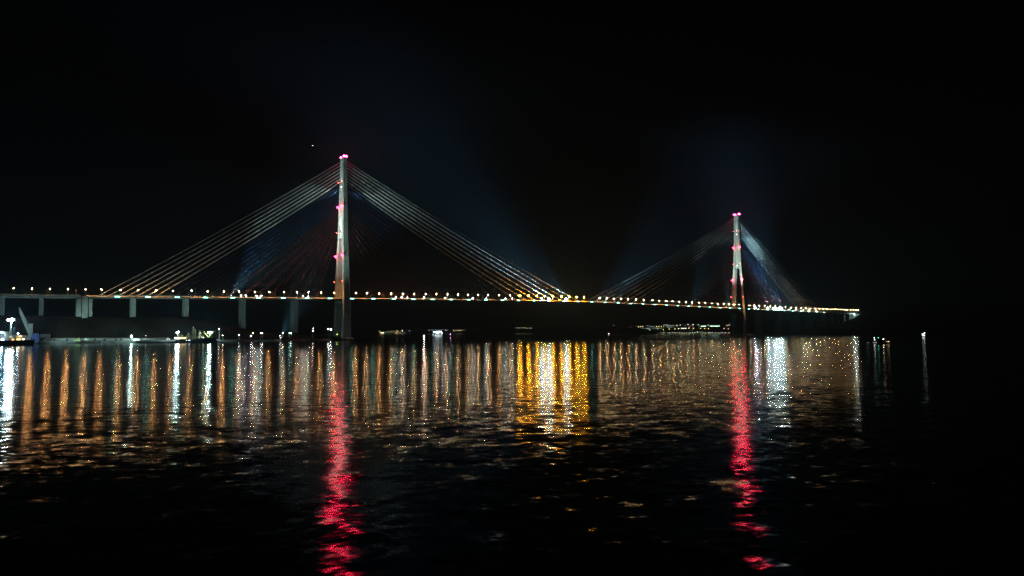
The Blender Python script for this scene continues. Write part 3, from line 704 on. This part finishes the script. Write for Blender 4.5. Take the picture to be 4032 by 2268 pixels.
# ---- lamps scattered on the shore between the moored ship and the near pylon
shore = [(863, 1295, 1010, 'tall pole with a pinkish white lamp just right of the moored ship', (1, .8, .72), 260, .6),
         (878, 1321, 1020, 'low warm lamp on the shore right of the moored ship', (1, .72, .5), 220, .6),
         (942, 1318, 1050, 'bluish white lamp standing alone on the dark shore', (.85, .88, 1), 200, .6),
         (989, 1321.5, 1060, 'violet-white lamp at the waterside, brightest on this dark shore', (.62, .6, 1), 900, .7),
         (997, 1312, 1090, 'small yellowish lamp just above the violet waterside lamp', (1, .9, .5), 120, .5),
         (1028, 1312.5, 1075, 'white lamp of a close pair, left one', (1, .95, .9), 200, .55), (1034, 1312.5, 1075, 'white lamp of a close pair, right one', (1, .95, .95), 200, .55),
         (1103, 1321, 1090, 'small violet-blue lamp below the orange shore lamp', (.65, .6, 1), 160, .5),
         (1114, 1311, 1120, 'orange lamp on the shore left of the green lamps', (1, .6, .3), 260, .65),
         (1139, 1311.5, 1120, 'small green lamp beside the larger cyan lamp', (.4, 1, .7), 100, .45), (1146, 1312, 1120, 'cyan-white lamp on the shore left of the near pylon', (.55, 1, .9), 320, .75),
         (1232.5, 1302.5, 1150, 'pinkish red-rimmed lamp on a pole left of the near pylon', (1, .6, .52), 300, .65), (1233, 1292, 1151, 'tiny lamp directly above the pinkish lamp', (1, .8, .6), 90, .42),
         (1293, 1295, 1160, 'white lamp left of the broad white floodlight by the near pylon', (1, .96, .95), 400, .7), (1303, 1296.5, 1160, 'broad violet-white floodlight at the foot of the near pylon', (.86, .86, 1), 1300, .95),
         (1328, 1316, 1200, 'tiny yellow lamp at the foot of the near pylon', (.9, 1, .1), 60, .4)]
for px, py, dep, lb, c, I, r in shore:
    g_ = ground(px, dep); zg = max(0.5, land(g_.x, g_.y)); zt = at(px, py, dep).z
    mast_light(px, py, 1340, dep, min(zg, zt - 2), lb, c, I * .2, r * .75, True, 'shore_lamp', 'lamps along the left shore', 'lamp')
# made-up floodlight, added on the low shore to wash the near pylon
sf = again(flood_proto(M['flood_dim'], .5), (-126, -66, land(-126, -66)), 'added low pylon floodlight on the dark shore, aimed up at the near pylon')
sf['group'] = 'added shore floodlights'; sf.rotation_euler = (0, 0, 0)
spot(sf, (-126, -66.2, sf.location.z + 4), (-4, -6, 205), 2.4e6, 46, CW, 1)
t = frame('rowing_boat', 1097, 1060, 'small pale boat drawn up on the dark shore left of the near pylon', 'boat', 1.2)
part('hull', hull_mesh(-5, 5, 2.4, 2.2, 1.4, 1.4, True, .1), M['ship_white'], t); part('thwart', MB().box(-1, -.6, -1, 1, 1.35, 1.5).box(1, 1.4, -1, 1, 1.35, 1.5), M['roof'], t)

# ================================================================== FAR WATER AND FAR SHORE
def buoy(px, py, dep, label, c, I, r, ):
    t = frame('light_buoy', px, dep, label, 'buoy', 0, 'light buoys'); z = at(px, py, dep).z
    part('float', MB().loft([[(a * math.cos(k * math.pi / 4), a * math.sin(k * math.pi / 4), zz) for k in range(8)] for a, zz in ((.9, -.5), (1.2, .2), (1.1, .7))]), M['black'], t)
    part('frame', MB().tube((-.7, 0, .6), (-.15, 0, z - .5), .08).tube((.7, 0, .6), (.15, 0, z - .5), .08).tube((0, .7, .6), (0, .15, z - .5), .08), M['lamp_metal'], t)
    part('lantern', MB().ball((0, 0, z), r), lens_mat('buoy_lantern', c, I, r), t)
buoy(1670, 1324, 1480, 'peach-white light buoy on the water below midspan, brightest of the buoys', (1, .72, .55), 500, .9)
buoy(1773.5, 1316, 1700, 'small magenta light buoy right of the bright far ferry', (1, .3, .8), 60, .6)
buoy(2396, 1313.5, 2300, 'small pinkish light buoy left of the campus shore', (1, .7, .7), 60, .7)
# bright far ferry
DF = 2536; X, Z = kit(1725, 1320, DF)
fe = frame('lit_ferry', 1725, DF, 'distant ship blazing with white deck lights, reflected below midspan', 'ship')
part('hull', hull_mesh(X(1702), X(1748), 9, 3.6, 2.8, 2.8, False), M['hull'], fe)
part('deckhouse', MB().box(X(1706), X(1742), -3.5, 3.5, 2.6, Z(1310)).box(X(1712), X(1738), -3, 3, Z(1310), Z(1304)), M['ship_white'], fe)
for x, y, r in ((1707.5, 1306.5, 1.6), (1713, 1306.5, 2.2), (1718, 1307.5, 2.6), (1723.5, 1307.5, 2.6), (1729, 1305.5, 2.6), (1737, 1306, 2.4), (1741, 1311.5, 2.0), (1721, 1310.5, 2.2), (1727, 1310.5, 2.0)):
    part('deck_lamp', MB().ball((X(x), -4.3, Z(y)), r, 1, .5, .7), lit('ferry_lamp', CYW, 9, True), fe)
for x in (1706, 1715, 1723, 1729, 1738): part('side_lamp', MB().box(X(x) - 1.4, X(x) + 1.4, -4.8, -4.5, Z(1318.4), Z(1317.6)), lit('ferry_side', CYW, 6), fe)
# far shore lamps: px, py, colour, strength
def far_lamp(px, py, dep, zg, c, L, r, label, group, cat='lamp'):
    z = at(px, py, dep).z; zg = min(zg, z - 1.5); L = .8 + L * .45; r = r * 1.25
    t = frame('shore_lamp', px, dep, label, cat, zg, group)
    part('pole', MB().tube((0, .2, -1), (0, .2, z - zg), .25, .2, 5), M['lamp_metal'], t)
    part('lens', MB().ball((0, 0, z - zg), r), lit('far_lens', c, L), t)
FS = [(1493, 1304, LIME, 5, 1.5), (1497, 1308.5, YEL, 4, 1.2), (1501, 1310, (1, .85, .6), 14, 2.2), (1508.5, 1310, (1, .8, .62), 16, 2.4), (1517.5, 1309, (.3, 1, .5), 4, 1.5), (1525, 1307.5, LIME, 3, 1.1), (1523, 1313.5, GRN, 2.5, 1.3),
      (1532, 1306.5, YEL, 4, 1.4), (1538, 1313.5, PALE, 5, 1.6), (1540, 1306.5, PALE, 4, 1.4), (1550, 1305.5, PALE, 4, 1.3), (1557, 1311.5, YEL, 4, 1.6), (1561, 1309.5, YEL, 6, 1.9), (1563.5, 1302, PALE, 6, 1.6), (1566, 1306.5, YEL, 7, 2.0), (1571, 1310.5, YEL, 3, 1.4), (1578, 1310.5, (1, .75, .3), 5, 1.5), (1584.5, 1302, (1, .97, .9), 12, 2.2), (1589, 1311, (1, .6, .3), 2, 1.2), (1594, 1312, PALE, 1.6, 1.2), (1612.5, 1303, CYW, 3, 1.5)]
for i, (px, py, c, L, r) in enumerate(FS): far_lamp(px, py, 4160, .5, c, L, r, f'far harbour lamp on the low coast right of the near pylon, {nth(i + 1)} from the left', 'far harbour lamps')
FR = [(1690, 1300.5, (1, .7, .35), 5), (1701.5, 1299.5, (.3, .9, .9), 5), (1713, 1299.5, BLW, 3), (1724.5, 1299.5, CYW, 4), (1733, 1299.5, BLW, 3), (1740, 1299.5, CYW, 2), (1754.5, 1300, (1, 1, 1), 5), (1761, 1300.5, CYW, 1.6), (1786.5, 1301.5, (1, .9, .9), 4), (1791, 1302, PALE, 1.6), (1797, 1301, YEL, 2), (1803, 1301, YEL, 5), (1806, 1301, YEL, 5), (1810, 1301, YEL, 5), (1815, 1301, (1, .9, .6), 5), (1826, 1300, (1, .7, .9), 1.6)]
for i, (px, py, c, L) in enumerate(FR): far_lamp(px, py, 4250, 4, c, L, 1.5, f'far coast lamp above the blazing ship, {nth(i + 1)} from the left', 'far coast lamps by the blazing ship')
FM = [(2033.5, 1291, PALE, 2), (2043, 1291, (1, .95, .9), 5), (2054, 1291, PALE, 2.2), (2065, 1291, (1, .85, .3), 6), (2076, 1292, PALE, 2.2), (2087, 1292, PALE, 2), (2092, 1292.5, PALE, 1.5)]
for i, (px, py, c, L) in enumerate(FM): far_lamp(px, py, 4400, 12, c, L, 1.6, f'faint far coast lamp under midspan, {nth(i + 1)} from the left', 'far coast lamps under midspan')
far_lamp(2417, 1281, 4650, 40, (.8, .85, 1), 2.5, 1.6, 'single faint lamp on the far ridge left of the campus', 'lone far lamps'); far_lamp(2482, 1290, 2860, 15, (1, .5, .4), 4, 1.0, 'single reddish lamp at the left end of the campus hill', 'lone far lamps')

# ---- the campus on the far shore
def cx_(x): return 2450 + x / 4.684
def cy_(y): return 1230 + y / 4.684
def campus(label, x0, x1, y0, y1, dep, strips, tower=None):
    X, Z = kit(cx_((x0 + x1) / 2), 1312, dep); pxm = cx_((x0 + x1) / 2)
    zb = at(pxm, cy_(y1), dep).z - 4
    t = frame('campus_building', pxm, dep, label, 'building', 0, 'lit buildings on the far shore')
    zz = lambda y: at(pxm, cy_(y), dep).z
    part('wall', MB().box(X(cx_(x0)), X(cx_(x1)), 0, 14, zb, zz(y0) - .2), M['campus'], t)
    part('roof', MB().box(X(cx_(x0)) - .5, X(cx_(x1)) + .5, -.5, 14.5, zz(y0) - .19, zz(y0) + .9), M['roof'], t)
    for (a, b, ya, yb, c, L, dash) in strips:
        n = max(1, round((b - a) / 14)) if dash else 1
        for k in range(n):
            p0 = lerp(a, b, k / n); p1 = lerp(a, b, (k + (.55 if dash else 1)) / n)
            part('lit_window', MB().box(X(cx_(p0)), X(cx_(p1)), -.35, -.05, zz(yb), zz(ya)), lit('campus_window', c, L * 1.3), t)
SG = (.62, 1, .66); GW = (.75, .95, .8)
campus('low dim building at the left tip of the far campus', 250, 330, 262, 282, 3150, [(255, 325, 255, 258, GW, .5, 1)])
campus('far campus block with two dotted rows of pale windows, left part of the campus', 440, 605, 240, 285, 3320, [(445, 500, 244, 248, GW, .8, 1), (510, 600, 259, 264, GW, .9, 1)])
campus('low far block with a long pale strip below the dotted rows', 340, 512, 284, 318, 3150, [(342, 420, 290, 293, GW, .6, 1), (440, 512, 294, 299, GW, .9, 0), (485, 505, 318, 324, SG, 1.2, 0)])
campus('long low far block with a dashed pale strip beside the outlined hall', 545, 745, 284, 310, 3160, [(550, 740, 289, 293, GW, .8, 1), (652, 660, 280, 310, GW, .9, 0)])
campus('far hall outlined by pale light bands, widest lit building left of the campus centre', 765, 985, 226, 290, 3330, [(772, 852, 228, 232, GW, .9, 0), (765, 770, 228, 275, GW, .7, 0), (826, 832, 235, 272, GW, .7, 0), (845, 972, 241, 246, GW, .8, 1), (832, 930, 269, 273, GW, 1.0, 0)])
campus('small far block with one pale strip right of the outlined hall', 965, 1075, 258, 288, 3340, [(975, 1062, 267, 270, GW, .8, 0), (1045, 1068, 280, 284, GW, .5, 0)])
campus('low far block with warm white lit shop fronts at the campus centre', 1085, 1185, 284, 308, 3170, [(1090, 1110, 288, 302, (1, .95, .6), 2.2, 0), (1115, 1142, 291, 300, (.95, 1, .7), 2.0, 0), (1150, 1182, 290, 300, (.95, 1, .7), 2.2, 0)])
campus('narrow grey far tower above the warm shop fronts', 1150, 1176, 228, 282, 3400, [(1154, 1172, 234, 280, (.8, .9, .9), .18, 0)])
campus('far apartment block striped by dim balcony bands right of centre', 1262, 1322, 228, 290, 3400, [(1265, 1318, 236, 240, GW, .35, 0), (1265, 1318, 260, 264, GW, .3, 0), (1285, 1318, 246, 250, GW, .4, 0)])
campus('far block with two green-white light bands, one stepped below the other', 1420, 1600, 244, 292, 3340, [(1455, 1545, 250, 258, SG, 3.4, 0), (1498, 1592, 268, 276, SG, 3.4, 0), (1422, 1428, 240, 290, GW, .4, 0), (1452, 1457, 250, 290, SG, .7, 0)])
campus('far block with the two longest bright green-white bands, next to a teal lamp', 1615, 1800, 236, 290, 3340, [(1622, 1785, 249, 257, SG, 3.2, 0), (1665, 1780, 269, 276, SG, 3.0, 0), (1650, 1656, 236, 248, SG, 1.5, 0), (1786, 1796, 240, 262, (.55, .95, .95), 2, 0)])
campus('small dim far block between the bright bands and the pylon', 1800, 1860, 258, 296, 3360, [(1802, 1842, 262, 265, GW, .5, 0), (1802, 1860, 290, 294, GW, .5, 0)])
campus('tall pale far tower block just left of the far pylon', 1922, 1992, 212, 322, 3380, [(1935, 1970, 240, 246, GW, .7, 0), (1940, 1972, 268, 274, GW, .8, 0), (1968, 1976, 216, 320, (.8, .85, .8), .5, 0), (1982, 1990, 216, 300, (.8, .85, .8), .4, 0)])
campus('far block with yellow lit edge seen through the legs of the far pylon', 2072, 2112, 224, 325, 3380, [(2078, 2092, 238, 250, GW, .7, 0), (2078, 2086, 255, 310, (1, .75, .3), 1.2, 0)])
CL = [(303, 265, YEL, 6), (341, 263, (1, .8, .5), 5), (379, 260, YEL, 5), (633, 262, YEL, 6), (679, 259, YEL, 5), (726, 259, YEL, 4), (760, 320, LIME, 5), (868, 308, LIME, 5), (973, 305, LIME, 5), (1010, 240, (1, .9, .15), 6), (1040, 300, (1, 1, .9), 6), (1073, 233, PALE, 4), (1216, 222, PALE, 4), (1232, 292, (1, .85, .4), 5), (1240, 268, PINK, 3), (1292, 332, (1, 1, .5), 4), (1310, 224, (1, .95, .9), 5), (1312, 292, (1, .85, .3), 6), (1405, 226, GRN, 4), (1447, 293, YEL, 6), (1520, 297, YEL, 6), (1590, 299, YEL, 6), (1590, 232, (.95, .9, 1), 4), (1848, 342, (1, .9, .7), 2), (1880, 297, PINK, 6), (1930, 243, ORG, 4), (1955, 303, PINK, 5), (2100, 300, (1, .65, .2), 7), (2043, 373, PALE, 3), (512, 325, (.4, 1, .7), 4), (1228, 353, (.2, .8, .9), 5)]
CN = {YEL: 'yellow', LIME: 'lime green', PALE: 'pale white', PINK: 'pink', ORG: 'orange', GRN: 'green'}
for i, (x, y, c, L) in enumerate(sorted(CL)):
    far_lamp(cx_(x), cy_(y), 3130, 6, c, L, 1.5, f'{CN.get(c, "bright")} lamp among the far campus buildings, {nth(i + 1)} from the left', 'lamps among the far campus buildings')
random.seed(11); xs = []; x = 525
while x < 1978:
    xs.append(x); x += random.choice((22, 33, 44)) if not (880 < x < 965 or 1315 < x < 1560) else random.choice((16, 24, 30))
PC = [LIME, GRN, PALE, (.9, 1, .95), YEL, PALE, (.6, 1, .85), PINK]
for i, x in enumerate(xs):
    b = random.uniform(.7, 1.5) * (1.6 if (880 < x < 965 or 1315 < x < 1560) else 1)
    far_lamp(cx_(x), cy_(376 - (random.uniform(0, 16) if 1315 < x < 1560 else random.uniform(0, 4))), 3000, .6, PC[i % 8] if random.random() < .8 else PALE, 2.6 * b, random.choice((.7, .9, 1.1)), f'promenade lamp at the water edge of the far campus, {nth(i + 1)} from the left', 'promenade lamps on the far shore')

# ---- right side: slope lamps, boats
mast_light(3366, 1238, 1320, 2163, 50, 'blinding white floodlight under the right end of the bridge', (.66, .98, 1), 2200, 1.1)
far_lamp(3240, 1273.5, 2080, 26, (.95, .95, 1), 3, .8, 'tiny lamp on the slope under the right approach piers', 'lone slope lamps'); far_lamp(3528, 1297, 1700, 10, (.85, .9, 1), 2, .8, 'faint lonely lamp on the dark hill above the two boats', 'lone slope lamps')
DT = 709; X, Z = kit(3460, 1352, DT)
tg = frame('tugboat', 3460, DT, 'small dark tugboat with white mast lamps, a green side lamp and a lit bow', 'boat')
part('hull', hull_mesh(X(3424), X(3496), 5.2, 2.6, 1.5, 1.7, True, -.4), M['tug_red'], tg)
wh = part('wheelhouse', MB().box(X(3446), X(3474), -1.6, 1.6, 1.4, Z(1340)).box(X(3452), X(3468), -1.3, 1.3, Z(1340), Z(1332)), M['tug_red'], tg)
part('window', MB().box(X(3453), X(3467), -1.36, -1.28, Z(1338), Z(1334.5)), M['glass'], wh)
part('mast', MB().tube((X(3440), 0, 1.5), (X(3440), 0, Z(1327)), .1, .07), M['lamp_metal'], tg); part('funnel', MB().tube((X(3449), .3, 1.5), (X(3449), .3, Z(1335)), .45, .4, 8), M['black'], tg)
for x, y, c, I, r in ((3440, 1329, (1, 1, 1), 26, .3), (3441.5, 1337, (.9, .95, 1), 26, .3), (3456, 1329, (.05, 1, .4), 34, .3), (3475.5, 1335, (1, .8, .55), 110, .42)):
    part('lamp', MB().ball((X(x), -.7, Z(y)), r), lens_mat('boat_lamp', c, I * .1, r), tg)
for x0, x1, y, c, L in ((3482, 1 + 3487, 1344, (1, .75, .3), 1.3), (3489, 3495, 1344, (1, .8, .4), 3), (3431, 3437, 1348.5, (.9, .92, 1), .8), (3439, 3445, 1348, (.9, .92, 1), 1.0)):
    part('rail_light', MB().box(X(x0), X(x1), -2.7, -2.55, Z(y) - .12, Z(y) + .22), lit('rail_glow', c, L), tg)
t = frame('rowing_boat', 3415, DT - 4, 'tiny tender towed behind the tugboat with one weak lamp', 'boat')
part('hull', hull_mesh(-2.4, 2.4, 1.5, .9, .6, .6, True, -.2), M['tug_red'], t); part('lamp', MB().ball((0, -.3, 1.15), .16), lit('tender_lamp', (.9, .95, 1), 5), t); part('lamp_stick', MB().tube((0, -.3, .3), (0, -.3, 1.1), .04), M['lamp_metal'], t)
DY = 1229; X, Z = kit(3633, 1328, DY)
fb_ = frame('fishing_boat', 3633, DY, 'dark fishing boat at right with a cluster of four blinding white lamps', 'boat')
part('hull', hull_mesh(X(3612), X(3656), 5, 2.6, 1.5, 1.7, False, -.4), M['tug_red'], fb_); part('wheelhouse', MB().box(X(3628), X(3642), -1.6, 1.6, 1.4, Z(1318)), M['ship_white'], fb_)
part('mast', MB().tube((X(3636), 0, 1.5), (X(3636), 0, Z(1309)), .1, .07), M['lamp_metal'], fb_)
for x, y, r in ((3628, 1314.5, .5), (3632, 1315.5, .7), (3636, 1314.5, .7), (3631, 1321.5, .45), (3636, 1321.5, .5), (3638, 1310, .4)):
    part('lamp', MB().ball((X(x), -1.9, Z(y)), r), lens_mat('fish_lamp', (.85, .95, 1), 7, r), fb_)

# ---- the one star, far outside the haze
p = EYE + ray(1231, 573).normalized() * 30000
st = part('star', MB().ball((0, 0, 0), 15), glow('starlight', (.75, .9, 1), 4, False), None, p); tag(st, 'single faint star in the black sky, upper left of the near pylon', 'star')

# ------------------------------------------------------------------ render settings
S.view_settings.view_transform = 'Standard'; S.view_settings.look = 'None'; S.view_settings.exposure = 0; S.view_settings.gamma = 1
S.render.engine = 'CYCLES'
c = S.cycles
c.max_bounces = 3; c.diffuse_bounces = 1; c.glossy_bounces = 2; c.transmission_bounces = 1; c.volume_bounces = 0; c.transparent_max_bounces = 4
c.sample_clamp_direct = 0; c.sample_clamp_indirect = 3
c.use_adaptive_sampling = False; c.use_light_tree = True; c.filter_width = 1.5
c.caustics_reflective = False; c.caustics_refractive = False
c.use_denoising = True; c.denoiser = 'OPENIMAGEDENOISE'; c.denoising_input_passes = 'RGB_ALBEDO_NORMAL'; c.denoising_prefilter = 'NONE'
